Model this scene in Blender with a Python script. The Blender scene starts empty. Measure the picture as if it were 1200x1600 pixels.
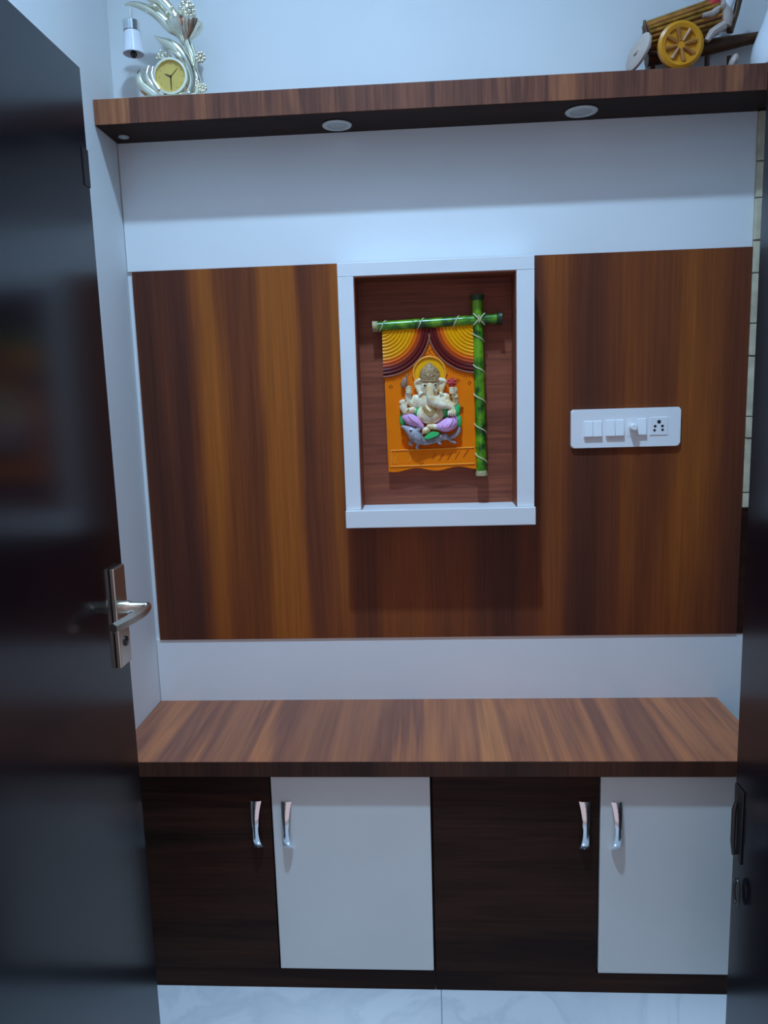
import bpy, bmesh, math, random
from mathutils import Vector, Matrix

random.seed(7)
scene = bpy.context.scene
COL = scene.collection
PI = math.pi

# ------------------------------------------------------------------ camera
F = 1180.0
CAM = Vector((0.0042, -2.0, 1.4487))
FWD = Vector((-0.05932634, 0.98655203, -0.15230064))
RGT = Vector((0.99802005, 0.05542625, -0.02973068))
UPV = Vector((0.02088941, 0.1537629, 0.98788694))
cam_d = bpy.data.cameras.new('camera')
cam_d.sensor_width = 36.0
cam_d.lens = F / 1600.0 * 36.0
cam_d.clip_start = 0.02
cam = bpy.data.objects.new('camera', cam_d)
COL.objects.link(cam)
m = Matrix((RGT, UPV, -FWD)).transposed().to_4x4()
m.translation = CAM
cam.matrix_world = m
scene.camera = cam

# ------------------------------------------------------------------ world and exposure
world = bpy.data.worlds.new('world')
scene.world = world
world.use_nodes = True
world.node_tree.nodes['Background'].inputs[0].default_value = (1.0, 0.86, 0.98, 1)
world.node_tree.nodes['Background'].inputs[1].default_value = 0.56
vs = scene.view_settings
vs.view_transform = 'Standard'
vs.look = 'None'
vs.gamma = 1.0
vs.use_curve_mapping = False
vs.exposure = 0.0
LAMP_POS = (-0.10, -1.165, 3.68)
LAMP_POWER = 410.0
LAMP_COLOR = (0.42, 0.68, 1.0)

# ------------------------------------------------------------------ measures of the place (metres)
XL, XR, XW = -0.767, 0.8176, 0.93          # left wall, right end of the panels, right wall
Z_SHELF, SHELF_T, SHELF_D = 2.1018, 0.0566, 0.1324
Z_PT, Z_PB = 1.7853, 0.792                 # wood panel top and bottom
Z_C, C_D, C_T = 0.6118, 0.3648, 0.037      # worktop
Z_CEIL = 3.70
Y_DOOR = -1.285


def at(x, y, Y):
    """the point of the plane at depth Y that was measured at (x, y) in the photograph"""
    d = FWD + (x - 600) / F * RGT - (y - 800) / F * UPV
    t = (Y - CAM.y) / d.y
    return CAM + t * d


# ------------------------------------------------------------------ materials
def new_mat(name):
    mt = bpy.data.materials.new(name)
    mt.use_nodes = True
    nt = mt.node_tree
    return mt, nt, nt.nodes['Principled BSDF']


def plain(name, col, rough=0.5, metal=0.0, var=0.06, scale=14.0, bump=0.0, bscale=300.0, coat=0.0, spec=0.35):
    """a procedural surface: base colour with slight cloudy variation, optional fine relief"""
    mt, nt, b = new_mat(name)
    N, L = nt.nodes, nt.links
    tc = N.new('ShaderNodeNewGeometry')
    no = N.new('ShaderNodeTexNoise')
    no.inputs['Scale'].default_value = scale
    no.inputs['Detail'].default_value = 3
    L.new(tc.outputs['Position'], no.inputs['Vector'])
    rp = N.new('ShaderNodeValToRGB')
    rp.color_ramp.elements[0].position = 0.3
    rp.color_ramp.elements[1].position = 0.7
    rp.color_ramp.elements[0].color = tuple(c * (1 - var) for c in col) + (1,)
    rp.color_ramp.elements[1].color = tuple(min(1, c * (1 + var)) for c in col) + (1,)
    L.new(no.outputs['Fac'], rp.inputs['Fac'])
    L.new(rp.outputs['Color'], b.inputs['Base Color'])
    b.inputs['Roughness'].default_value = rough
    b.inputs['Metallic'].default_value = metal
    b.inputs['Specular IOR Level'].default_value = spec
    b.inputs['Coat Weight'].default_value = coat
    b.inputs['Coat Roughness'].default_value = 0.1
    if bump:
        n2 = N.new('ShaderNodeTexNoise')
        n2.inputs['Scale'].default_value = bscale
        L.new(tc.outputs['Position'], n2.inputs['Vector'])
        bp = N.new('ShaderNodeBump')
        bp.inputs['Strength'].default_value = bump
        bp.inputs['Distance'].default_value = 0.002
        L.new(n2.outputs['Fac'], bp.inputs['Height'])
        L.new(bp.outputs['Normal'], b.inputs['Normal'])
    return mt


def wood(name, stretch, stops, rough=0.4, scale=7.0, seed=0.0, fine=0.3, spec=0.22, dist=0.5, knots=False):
    """walnut laminate; stretch = per-axis frequency (small along the grain)"""
    mt, nt, b = new_mat(name)
    N, L = nt.nodes, nt.links
    g = N.new('ShaderNodeNewGeometry')
    mp = N.new('ShaderNodeMapping')
    mp.inputs['Scale'].default_value = stretch
    mp.inputs['Location'].default_value = (seed, seed * 0.37, seed * 0.71)
    L.new(g.outputs['Position'], mp.inputs['Vector'])
    n1 = N.new('ShaderNodeTexNoise')
    n1.inputs['Scale'].default_value = scale
    n1.inputs['Detail'].default_value = 4
    n1.inputs['Roughness'].default_value = 0.55
    n1.inputs['Distortion'].default_value = dist
    L.new(mp.outputs['Vector'], n1.inputs['Vector'])
    rp = N.new('ShaderNodeValToRGB')
    el = rp.color_ramp.elements
    while len(el) < len(stops):
        el.new(0.5)
    for e, (p, c) in zip(el, stops):
        e.position = p
        e.color = c + (1,)
    L.new(n1.outputs['Fac'], rp.inputs['Fac'])
    mp2 = N.new('ShaderNodeMapping')
    mp2.inputs['Scale'].default_value = tuple(s * (0.35 if s < 0.5 else 1.0) for s in stretch)
    mp2.inputs['Location'].default_value = (seed * 1.3, seed, seed * 0.5)
    L.new(g.outputs['Position'], mp2.inputs['Vector'])
    n2 = N.new('ShaderNodeTexNoise')
    n2.inputs['Scale'].default_value = 130.0
    n2.inputs['Detail'].default_value = 3
    n2.inputs['Roughness'].default_value = 0.7
    L.new(mp2.outputs['Vector'], n2.inputs['Vector'])
    r2 = N.new('ShaderNodeValToRGB')
    r2.color_ramp.elements[0].position = 0.32
    r2.color_ramp.elements[1].position = 0.68
    lo, hi = 1 - fine, 1 + fine * 0.6
    r2.color_ramp.elements[0].color = (lo, lo, lo, 1)
    r2.color_ramp.elements[1].color = (hi, hi, hi, 1)
    L.new(n2.outputs['Fac'], r2.inputs['Fac'])
    mx = N.new('ShaderNodeMix')
    mx.data_type = 'RGBA'
    mx.blend_type = 'MULTIPLY'
    mx.inputs[0].default_value = 1.0
    L.new(rp.outputs['Color'], mx.inputs[6])
    L.new(r2.outputs['Color'], mx.inputs[7])
    out = mx.outputs[2]
    if knots:
        mp3 = N.new('ShaderNodeMapping')
        mp3.inputs['Scale'].default_value = tuple(s_ * (5.0 if s_ < 0.5 else 1.0) for s_ in stretch)
        mp3.inputs['Location'].default_value = (seed, 0, seed * 2)
        L.new(g.outputs['Position'], mp3.inputs['Vector'])
        vo = N.new('ShaderNodeTexVoronoi')
        vo.inputs['Scale'].default_value = 6.0
        L.new(mp3.outputs['Vector'], vo.inputs['Vector'])
        r3 = N.new('ShaderNodeValToRGB')
        r3.color_ramp.elements[0].position = 0.015
        r3.color_ramp.elements[1].position = 0.10
        r3.color_ramp.elements[0].color = (0.35, 0.32, 0.3, 1)
        r3.color_ramp.elements[1].color = (1, 1, 1, 1)
        L.new(vo.outputs['Distance'], r3.inputs['Fac'])
        m3 = N.new('ShaderNodeMix')
        m3.data_type = 'RGBA'
        m3.blend_type = 'MULTIPLY'
        m3.inputs[0].default_value = 1.0
        L.new(out, m3.inputs[6])
        L.new(r3.outputs['Color'], m3.inputs[7])
        out = m3.outputs[2]
    L.new(out, b.inputs['Base Color'])
    b.inputs['Roughness'].default_value = rough
    b.inputs['Specular IOR Level'].default_value = spec
    bp = N.new('ShaderNodeBump')
    bp.inputs['Strength'].default_value = 0.08
    bp.inputs['Distance'].default_value = 0.001
    L.new(n2.outputs['Fac'], bp.inputs['Height'])
    L.new(bp.outputs['Normal'], b.inputs['Normal'])
    return mt


PANEL_STOPS = [(0.05, (0.068, 0.022, 0.013)), (0.25, (0.108, 0.031, 0.016)), (0.42, (0.165, 0.043, 0.016)), (0.62, (0.255, 0.067, 0.016)), (0.82, (0.36, 0.100, 0.017))]
M = {}
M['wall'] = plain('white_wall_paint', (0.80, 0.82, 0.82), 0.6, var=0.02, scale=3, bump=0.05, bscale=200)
M['dimwall'] = plain('low_bounce_wall_grey', (0.40, 0.40, 0.40), 0.6, var=0.05, scale=3, bump=0.05, bscale=200)  # grey picked to cut the light bounced by the right and front walls
M['laminate'] = plain('white_laminate', (0.84, 0.85, 0.85), 0.32, var=0.015, scale=4)
M['cream'] = plain('cream_laminate', (0.66, 0.68, 0.65), 0.35, var=0.03, scale=5)
M['ceiling'] = plain('ceiling_paint', (0.85, 0.85, 0.85), 0.8, var=0.02)
PANEL_BANDS = [(-0.0068, 0.22), (0.0586, 0.25), (0.0913, 0.32), (0.102, 0.5), (0.1161, 0.72), (0.1313, 0.7), (0.1421, 0.42), (0.1615, 0.28), (0.1992, 0.32), (0.2132, 0.5), (0.2261, 0.82), (0.2635, 0.78), (0.2752, 0.6), (0.2838, 0.24), (0.3061, 0.36), (0.3274, 0.34), (0.3391, 0.6), (0.3593, 0.4), (0.3804, 0.22), (0.4595, 0.4), (0.5119, 0.25), (0.5692, 0.36), (0.6263, 0.26), (0.6624, 0.45), (0.6779, 0.66), (0.7006, 0.58), (0.7242, 0.36), (0.7601, 0.27), (0.8059, 0.4), (0.8415, 0.32), (0.9205, 0.55), (0.9828, 0.26)]


def panel_wood():
    """walnut panel: broad vertical heartwood bands, wavy along the grain, with fine pores and knots"""
    mt = wood('walnut_panel', (1.0, 1.0, 0.06), PANEL_STOPS, 0.42, 5.0, 3.1, dist=0.45, fine=0.2, knots=True)
    N, L = mt.node_tree.nodes, mt.node_tree.links
    rp = next(n for n in N if n.type == 'VALTORGB' and len(n.color_ramp.elements) == len(PANEL_STOPS))
    n1 = rp.inputs['Fac'].links[0].from_node
    g = next(n for n in N if n.type == 'NEW_GEOMETRY')
    sx = N.new('ShaderNodeSeparateXYZ')
    L.new(g.outputs['Position'], sx.inputs[0])
    wv = N.new('ShaderNodeTexNoise')
    wv.inputs['Scale'].default_value = 2.6
    wv.inputs['Detail'].default_value = 2
    mp = N.new('ShaderNodeMapping')
    mp.inputs['Scale'].default_value = (1.6, 1.0, 0.4)
    L.new(g.outputs['Position'], mp.inputs['Vector'])
    L.new(mp.outputs['Vector'], wv.inputs['Vector'])

    def mth(op, a, b):
        n = N.new('ShaderNodeMath')
        n.operation = op
        for i, v in enumerate((a, b)):
            if isinstance(v, float):
                n.inputs[i].default_value = v
            else:
                L.new(v, n.inputs[i])
        return n.outputs[0]

    off = mth('MULTIPLY', mth('SUBTRACT', wv.outputs['Fac'], 0.5), 0.09)
    u = mth('DIVIDE', mth('SUBTRACT', mth('ADD', sx.outputs['X'], off), XL), XR - XL)
    br = N.new('ShaderNodeValToRGB')
    el = br.color_ramp.elements
    while len(el) < len(PANEL_BANDS):
        el.new(0.5)
    for e, (p, v) in zip(el, PANEL_BANDS):
        e.position = p
        e.color = (v, v, v, 1)
    L.new(u, br.inputs['Fac'])
    lev = mth('ADD', br.outputs['Color'], mth('MULTIPLY', mth('SUBTRACT', n1.outputs['Fac'], 0.5), 1.7))
    L.new(lev, rp.inputs['Fac'])
    return mt


M['panel'] = panel_wood()
M['worktop'] = wood('walnut_worktop', (1.0, 0.05, 1.0), [(0.30, (0.25, 0.092, 0.056)), (0.42, (0.37, 0.135, 0.066)), (0.49, (0.235, 0.085, 0.054)), (0.55, (0.48, 0.165, 0.068)), (0.61, (0.30, 0.105, 0.057)), (0.68, (0.55, 0.195, 0.075)), (0.76, (0.32, 0.11, 0.053))], 0.38, 6.0, 11.7, fine=0.15, dist=0.3)
M['shelf'] = wood('walnut_shelf', (1.0, 0.10, 0.10), [(0.30, (0.11, 0.042, 0.03)), (0.43, (0.22, 0.080, 0.045)), (0.50, (0.14, 0.052, 0.034)), (0.57, (0.29, 0.105, 0.052)), (0.68, (0.38, 0.14, 0.06))], 0.45, 7.0, 5.3)
M['edge'] = wood('walnut_edge_shaded', (1.0, 0.1, 0.15), [(0.35, (0.022, 0.010, 0.007)), (0.50, (0.05, 0.020, 0.012)), (0.65, (0.08, 0.030, 0.015))], 0.5, 7.0, 2.2)  # shade on the worktop's front edge is put into this darker walnut
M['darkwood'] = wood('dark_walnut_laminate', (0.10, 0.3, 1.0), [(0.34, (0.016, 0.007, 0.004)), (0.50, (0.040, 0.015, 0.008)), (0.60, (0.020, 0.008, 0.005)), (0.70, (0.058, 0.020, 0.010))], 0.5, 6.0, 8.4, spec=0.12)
M['nicheback'] = wood('niche_walnut', (0.10, 1.0, 1.0), [(0.32, (0.21, 0.060, 0.034)), (0.48, (0.30, 0.085, 0.045)), (0.58, (0.23, 0.064, 0.036)), (0.70, (0.36, 0.11, 0.055))], 0.45, 7.0, 1.7)
M['door'] = plain('black_door_laminate', (0.004, 0.0045, 0.008), 0.17, var=0.15, scale=6, spec=0.42)
M['steel'] = plain('brushed_steel', (0.62, 0.58, 0.50), 0.3, 1.0, var=0.05, scale=40)
M['chrome'] = plain('chrome', (0.80, 0.82, 0.84), 0.13, 1.0, var=0.02)
M['blackmetal'] = plain('dark_bronze_metal', (0.06, 0.055, 0.055), 0.35, 0.8)
M['plastic'] = plain('white_plastic', (0.92, 0.92, 0.92), 0.25, var=0.01)
M['hole'] = plain('socket_hole', (0.02, 0.02, 0.02), 0.6)
M['fog'] = plain('frosted_lens', (0.45, 0.47, 0.46), 0.25, var=0.05, scale=80)
M['rim'] = plain('downlight_rim', (0.62, 0.64, 0.63), 0.35, 0.2)
M['stone'] = plain('beige_stone', (0.62, 0.54, 0.38), 0.6, var=0.22, scale=24, bump=0.3, bscale=90)
M['grout'] = plain('dark_grout', (0.05, 0.04, 0.03), 0.9)
M['gilt'] = plain('pale_gold_plating', (0.86, 0.82, 0.66), 0.2, 1.0, var=0.05, scale=60)
M['clockface'] = plain('gold_clock_dial', (0.72, 0.52, 0.13), 0.4, 0.15, var=0.05, scale=40)
M['hand'] = plain('clock_hand_brown', (0.06, 0.035, 0.015), 0.4)
M['shade'] = plain('white_glass_shade', (0.84, 0.85, 0.9), 0.12, var=0.01, coat=0.6)
M['orange'] = plain('orange_paint', (0.99, 0.215, 0.002), 0.55, spec=0.12, var=0.05, scale=30)
M['orange_lt'] = plain('light_orange_paint', (0.98, 0.38, 0.03), 0.4, var=0.05)
M['yellow'] = plain('halo_yellow', (1.0, 0.47, 0.006), 0.4, spec=0.15, var=0.06)


def twotone(name, c0, c1, scale, rough=0.32, coat=0.2):
    """antiqued resin: cloudy mix of two paint tones"""
    mt = plain(name, c0, rough, scale=scale, coat=coat)
    rp = next(n for n in mt.node_tree.nodes if n.type == 'VALTORGB')
    rp.color_ramp.elements[0].position = 0.38
    rp.color_ramp.elements[1].position = 0.58
    rp.color_ramp.elements[0].color = c0 + (1,)
    rp.color_ramp.elements[1].color = c1 + (1,)
    return mt


M['cream_skin'] = twotone('ivory_resin', (0.80, 0.55, 0.24), (0.95, 0.86, 0.62), 50.0)
M['mouse'] = twotone('grey_mouse', (0.20, 0.18, 0.19), (0.46, 0.43, 0.47), 42.0)
M['crown'] = plain('antique_crown', (0.38, 0.23, 0.10), 0.45, var=0.45, scale=150, bump=0.6, bscale=260)
M['pink'] = plain('lilac_pink_cloth', (0.80, 0.42, 0.72), 0.3, var=0.08, scale=40, coat=0.2)
M['green'] = plain('bright_green_cloth', (0.04, 0.58, 0.16), 0.35, var=0.08)
M['lotus'] = plain('red_lotus', (0.62, 0.06, 0.055), 0.4, var=0.15, scale=100)
M['axe'] = plain('brown_axe', (0.38, 0.20, 0.12), 0.4, var=0.15)
M['goldline'] = plain('gold_line', (0.50, 0.32, 0.10), 0.45, 0.0)
M['eye'] = plain('dark_eye', (0.08, 0.06, 0.05), 0.8, spec=0.05)
M['twine'] = plain('pale_twine', (0.62, 0.58, 0.34), 0.7, var=0.1)
M['tan'] = plain('tan_cap', (0.42, 0.36, 0.18), 0.6, var=0.35, scale=200)
M['dot'] = plain('maroon_dots', (0.16, 0.02, 0.015), 0.5)
M['oak'] = plain('olive_gold_wood', (0.34, 0.16, 0.025), 0.35, var=0.4, scale=45)
M['goldwheel'] = plain('golden_wheel', (0.66, 0.27, 0.012), 0.3, var=0.12, scale=30)
M['brownwheel'] = plain('amber_wood', (0.42, 0.16, 0.03), 0.35, var=0.3, scale=50)
M['greywheel'] = plain('pinkish_grey_wheel', (0.52, 0.42, 0.36), 0.45, var=0.12)
M['darkbrown'] = plain('dark_brown_wood', (0.10, 0.042, 0.015), 0.4, var=0.25, scale=40)
M['red'] = plain('red_cloth', (0.62, 0.04, 0.05), 0.5)
M['white_glaze'] = plain('white_glaze', (0.86, 0.88, 0.92), 0.12, var=0.02, coat=0.5)
M['skin'] = plain('brown_figure', (0.30, 0.17, 0.12), 0.5)


def bamboo_material():
    mt, nt, b = new_mat('green_bamboo')
    N, L = nt.nodes, nt.links
    g = N.new('ShaderNodeNewGeometry')
    no = N.new('ShaderNodeTexNoise')
    no.inputs['Scale'].default_value = 32
    no.inputs['Detail'].default_value = 2
    L.new(g.outputs['Position'], no.inputs['Vector'])
    rp = N.new('ShaderNodeValToRGB')
    el = rp.color_ramp.elements
    el[0].position, el[0].color = 0.36, (0.010, 0.060, 0.006, 1)
    el[1].position, el[1].color = 0.62, (0.16, 0.38, 0.012, 1)
    e = el.new(0.47)
    e.color = (0.05, 0.22, 0.008, 1)
    L.new(no.outputs['Fac'], rp.inputs['Fac'])
    L.new(rp.outputs['Color'], b.inputs['Base Color'])
    b.inputs['Roughness'].default_value = 0.25
    return mt


M['bamboo'] = bamboo_material()


def floor_material():
    mt, nt, b = new_mat('white_marble_tile')
    N, L = nt.nodes, nt.links
    g = N.new('ShaderNodeNewGeometry')
    no = N.new('ShaderNodeTexNoise')
    no.inputs['Scale'].default_value = 3.0
    no.inputs['Detail'].default_value = 6
    no.inputs['Distortion'].default_value = 1.8
    L.new(g.outputs['Position'], no.inputs['Vector'])
    rp = N.new('ShaderNodeValToRGB')
    el = rp.color_ramp.elements
    el[0].position, el[0].color = 0.40, (0.64, 0.65, 0.66, 1)
    el[1].position, el[1].color = 0.56, (0.67, 0.68, 0.69, 1)
    e = el.new(0.49)
    e.color = (0.58, 0.60, 0.62, 1)
    L.new(no.outputs['Fac'], rp.inputs['Fac'])
    L.new(rp.outputs['Color'], b.inputs['Base Color'])
    b.inputs['Roughness'].default_value = 0.18
    return mt


M['marble'] = floor_material()


def lamp_material():
    mt, nt, b = new_mat('lamp_diffuser')
    b.inputs['Emission Color'].default_value = LAMP_COLOR + (1,)
    b.inputs['Emission Strength'].default_value = 3.0
    return mt


M['diffuser'] = lamp_material()

# ------------------------------------------------------------------ mesh helpers (world coordinates)
WPOS = {}


def obj(name, bm, mat, parent=None, smooth=False, origin=None):
    bmesh.ops.recalc_face_normals(bm, faces=bm.faces)
    if origin is None:
        xs = [v.co.x for v in bm.verts]
        ys = [v.co.y for v in bm.verts]
        zs = [v.co.z for v in bm.verts]
        origin = Vector(((min(xs) + max(xs)) / 2, (min(ys) + max(ys)) / 2, min(zs)))
    origin = Vector(origin)
    bmesh.ops.translate(bm, verts=bm.verts, vec=-origin)
    me = bpy.data.meshes.new(name)
    bm.to_mesh(me)
    bm.free()
    me.materials.append(M[mat])
    if smooth:
        for p in me.polygons:
            p.use_smooth = True
        try:
            me.set_sharp_from_angle(angle=math.radians(38))
        except Exception:
            pass
    o = bpy.data.objects.new(name, me)
    COL.objects.link(o)
    if parent:
        o.parent = parent
        o.location = origin - WPOS[parent.name]
    else:
        o.location = origin
    WPOS[o.name] = origin
    return o


def tag(o, label, cat, group=None):
    o['label'] = label
    o['category'] = cat
    if group:
        o['group'] = group
    return o


def struct(o, label=None):
    o['kind'] = 'structure'
    if label:
        o['label'] = label
    return o


def thing(name, loc, label, cat, group=None):
    o = bpy.data.objects.new(name, None)
    o.empty_display_size = 0.05
    COL.objects.link(o)
    o.location = loc
    WPOS[o.name] = Vector(loc)
    return tag(o, label, cat, group)


def NB():
    return bmesh.new()


def box(bm, x0, x1, y0, y1, z0, z1, bev=0.0, seg=2):
    r = bmesh.ops.create_cube(bm, size=1.0)
    vs_ = r['verts']
    for v in vs_:
        v.co = Vector(((x0 + x1) / 2 + v.co.x * (x1 - x0), (y0 + y1) / 2 + v.co.y * (y1 - y0), (z0 + z1) / 2 + v.co.z * (z1 - z0)))
    if bev:
        es = list({e for v in vs_ for e in v.link_edges})
        bmesh.ops.bevel(bm, geom=es, offset=bev, segments=seg, affect='EDGES', profile=0.5)
    return bm


def ball(bm, c, r, u=16, v=10, rot=None):
    """ellipsoid; r is a number or three radii"""
    if not hasattr(r, '__len__'):
        r = (r, r, r)
    mt = Matrix.Translation(Vector(c)) @ (rot.to_4x4() if rot else Matrix.Identity(4)) @ Matrix.Diagonal((r[0], r[1], r[2], 1))
    bmesh.ops.create_uvsphere(bm, u_segments=u, v_segments=v, radius=1.0, matrix=mt)
    return bm


def tube(bm, pts, radii, seg=12, flat=1.0):
    """swept round tube with capped ends, radius per point; flat scales it in depth (Y)"""
    pts = [Vector(p) for p in pts]
    if not hasattr(radii, '__len__'):
        radii = [radii] * len(pts)
    rings = []
    prev = None
    for i, p in enumerate(pts):
        a = pts[max(0, i - 1)]
        b = pts[min(len(pts) - 1, i + 1)]
        t = (b - a).normalized()
        if prev is None:
            ref = Vector((0, 1, 0)) if abs(t.y) < 0.9 else Vector((1, 0, 0))
            n = t.cross(ref).normalized()
        else:
            n = (prev - t * prev.dot(t)).normalized()
        prev = n
        bvec = t.cross(n)
        ring = []
        for k in range(seg):
            an = 2 * PI * k / seg
            off = (n * math.cos(an) + bvec * math.sin(an)) * radii[i]
            off.y *= flat
            ring.append(bm.verts.new(p + off))
        rings.append(ring)
    for i in range(len(rings) - 1):
        for k in range(seg):
            bm.faces.new((rings[i][k], rings[i][(k + 1) % seg], rings[i + 1][(k + 1) % seg], rings[i + 1][k]))
    bm.faces.new(rings[0][::-1])
    bm.faces.new(rings[-1])
    return bm


def smooth_path(pts, n=6):
    """Catmull-Rom through points of any dimension"""
    out = []
    P = [tuple(p) for p in pts]
    P = [P[0]] + P + [P[-1]]
    for i in range(1, len(P) - 2):
        for k in range(n):
            t = k / n
            q = []
            for a, b, c, d in zip(P[i - 1], P[i], P[i + 1], P[i + 2]):
                q.append(0.5 * ((2 * b) + (-a + c) * t + (2 * a - 5 * b + 4 * c - d) * t * t + (-a + 3 * b - 3 * c + d) * t ** 3))
            out.append(tuple(q))
    out.append(P[-2])
    return out


def lathe(bm, c, prof, seg=32, axis='Z', rib=0, ribamp=0.0, depth=1.0):
    """revolve (radius, height) about an axis through c; closed at both ends"""
    c = Vector(c)
    rings = []
    for r, h in prof:
        ring = []
        for k in range(seg):
            an = 2 * PI * k / seg
            rr = r * (1 + ribamp * math.cos(rib * an)) if rib else r
            x, y = rr * math.cos(an), rr * math.sin(an) * depth
            if axis == 'Z':
                v = Vector((x, y, h))
            elif axis == 'Y':
                v = Vector((x, h, y))
            else:
                v = Vector((h, x, y))
            ring.append(bm.verts.new(c + v))
        rings.append(ring)
    for i in range(len(rings) - 1):
        for k in range(seg):
            bm.faces.new((rings[i][k], rings[i][(k + 1) % seg], rings[i + 1][(k + 1) % seg], rings[i + 1][k]))
    bm.faces.new(rings[0][::-1])
    bm.faces.new(rings[-1])
    return bm


def prism(bm, xz, y0, y1):
    """outline in X,Z given thickness in Y"""
    a = [bm.verts.new((x, y0, z)) for x, z in xz]
    b = [bm.verts.new((x, y1, z)) for x, z in xz]
    n = len(xz)
    bm.faces.new(a)
    bm.faces.new(b[::-1])
    for i in range(n):
        bm.faces.new((a[i], b[i], b[(i + 1) % n], a[(i + 1) % n]))
    return bm


def bx(name, dims, mat, parent=None, bev=0.0, **k):
    return obj(name, box(NB(), *dims, bev=bev), mat, parent, **k)


def remesh(o, voxel, it=2):
    r = o.modifiers.new('remesh', 'REMESH')
    r.mode = 'VOXEL'
    r.voxel_size = voxel
    r.use_smooth_shade = True
    s = o.modifiers.new('smooth', 'SMOOTH')
    s.factor = 0.5
    s.iterations = it
    return o


# ================================================================== the setting
fl = struct(bx('floor', (-1.6, 1.6, -3.2, 0.12, -0.06, -0.004), 'grout'))
tile_x = [-1.6, -0.79, 0.01, 0.81, 1.6]
tile_y = [-3.2, -2.7, -1.9, -1.1, -0.3, 0.0]
for i in range(len(tile_x) - 1):
    for j in range(len(tile_y) - 1):
        bx('floor_tile', (tile_x[i] + .0005, tile_x[i + 1] - .0005, tile_y[j] + .0012, tile_y[j + 1] - .0012, -0.012, 0.0), 'marble', fl, bev=0.001)
struct(bx('ceiling', (XL - .1, XW + .1, Y_DOOR - .1, 0.15, Z_CEIL, Z_CEIL + .08), 'ceiling'))
struct(bx('wall_left', (XL - .1, XL, Y_DOOR, 0.15, 0, Z_CEIL), 'wall'))
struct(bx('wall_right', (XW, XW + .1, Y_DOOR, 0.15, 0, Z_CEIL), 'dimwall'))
wb = struct(bx('wall_back', (XL, XW, 0.004, 0.15, 0, Z_CEIL), 'wall'))
# front wall with the doorway the picture is taken through
bm = NB()
DW = 0.612
box(bm, XL - .1, -DW, Y_DOOR - .12, Y_DOOR, 0, Z_CEIL)
box(bm, DW, XW + .1, Y_DOOR - .12, Y_DOOR, 0, Z_CEIL)
box(bm, -DW, DW, Y_DOOR - .12, Y_DOOR, 2.06, Z_CEIL)
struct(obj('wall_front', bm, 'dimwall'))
bm = NB()
box(bm, -DW, -DW + .03, Y_DOOR - .13, Y_DOOR + .01, 0, 2.06)
box(bm, DW - .03, DW, Y_DOOR - .13, Y_DOOR + .01, 0, 2.06)
box(bm, -DW + .03, DW - .03, Y_DOOR - .13, Y_DOOR + .01, 2.03, 2.06)
struct(obj('trim_1', bm, 'door'))

# beige stone strip tiles on the back wall past the right end of the panelling
tz = [1.132, 1.172, 1.313, 1.368, 1.52, 1.60, 1.722, 1.80, 1.90, 1.985, 2.10]
for i in range(len(tz) - 1):
    d = random.uniform(0.0, 0.006)
    bx('stone_tile', (XR + .001, XW - .001, -0.008 - d, 0.004, tz[i] + .0015, tz[i + 1] - .0015), 'stone', wb, bev=0.0015)
bx('dark_filler', (XR + .001, XW - .001, -0.004, 0.0035, Z_PB, 1.130), 'darkwood', wb)

# double door, both leaves swung open into the entrance
def leaf(name, xf, sgn):
    """xf = X of the face towards the doorway, sgn = side the leaf's thickness lies on"""
    bm = NB()
    x0, x1 = sorted((xf, xf + sgn * 0.035))
    box(bm, x0, x1, Y_DOOR + .012, -0.683, 0.006, 2.0, bev=0.0015, seg=1)
    return struct(obj(name, bm, 'door'))


d1 = leaf('door_1', -0.5562, -1)
d1['label'] = 'dark glossy door leaf with steel lever handle at the left'
d2 = leaf('door_2', 0.552, 1)
d2['label'] = 'dark door leaf at the right edge with a small bolt'
FX = -0.5562
bx('handle_plate', (FX, FX + .009, -0.742, -0.694, 0.982, 1.163), 'steel', d1, bev=0.002)
bm = NB()
lathe(bm, (FX + .009, -0.716, 1.088), [(0.012, 0.0), (0.012, 0.012), (0.009, 0.016), (0.009, 0.042), (0.0085, 0.046)], 20, 'X')
obj('handle_neck', bm, 'steel', d1, True)
bm = NB()
lv = smooth_path([(FX + .050, -0.706, 1.0865), (FX + .051, -0.74, 1.084), (FX + .045, -0.78, 1.0825), (FX + .034, -0.82, 1.081)], 5)
tube(bm, lv, [0.0085 + 0.002 * math.sin(PI * i / (len(lv) - 1)) for i in range(len(lv))], 6)
obj('lever', bm, 'steel', d1, True)
bm = NB()
lathe(bm, (FX + .009, -0.716, 1.025), [(0.009, 0.0), (0.009, 0.002), (0.006, 0.003)], 16, 'X')
obj('keyhole', bm, 'blackmetal', d1, True)
bx('tower_bolt', (FX, FX + .0016, -0.705, -0.6835, 1.81, 1.87), 'blackmetal', d1)
GX = 0.552
bm = NB()
box(bm, GX - .003, GX, -0.722, -0.686, 0.595, 0.735, bev=.001)
tube(bm, [(GX - .006, -0.70, 0.602), (GX - .008, -0.70, 0.63), (GX - .008, -0.70, 0.69), (GX - .005, -0.70, 0.705)], [0.003, 0.0045, 0.0045, 0.003], 8)
obj('tower_bolt', bm, 'blackmetal', d2, True)
bm = NB()
pts = [(GX - .008, -0.725 + .011 * math.cos(a), 0.545 + .024 * math.sin(a)) for a in [i * 2 * PI / 20 for i in range(21)]]
tube(bm, pts, 0.0028, 8)
obj('ring_pull', bm, 'blackmetal', d2, True)

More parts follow.
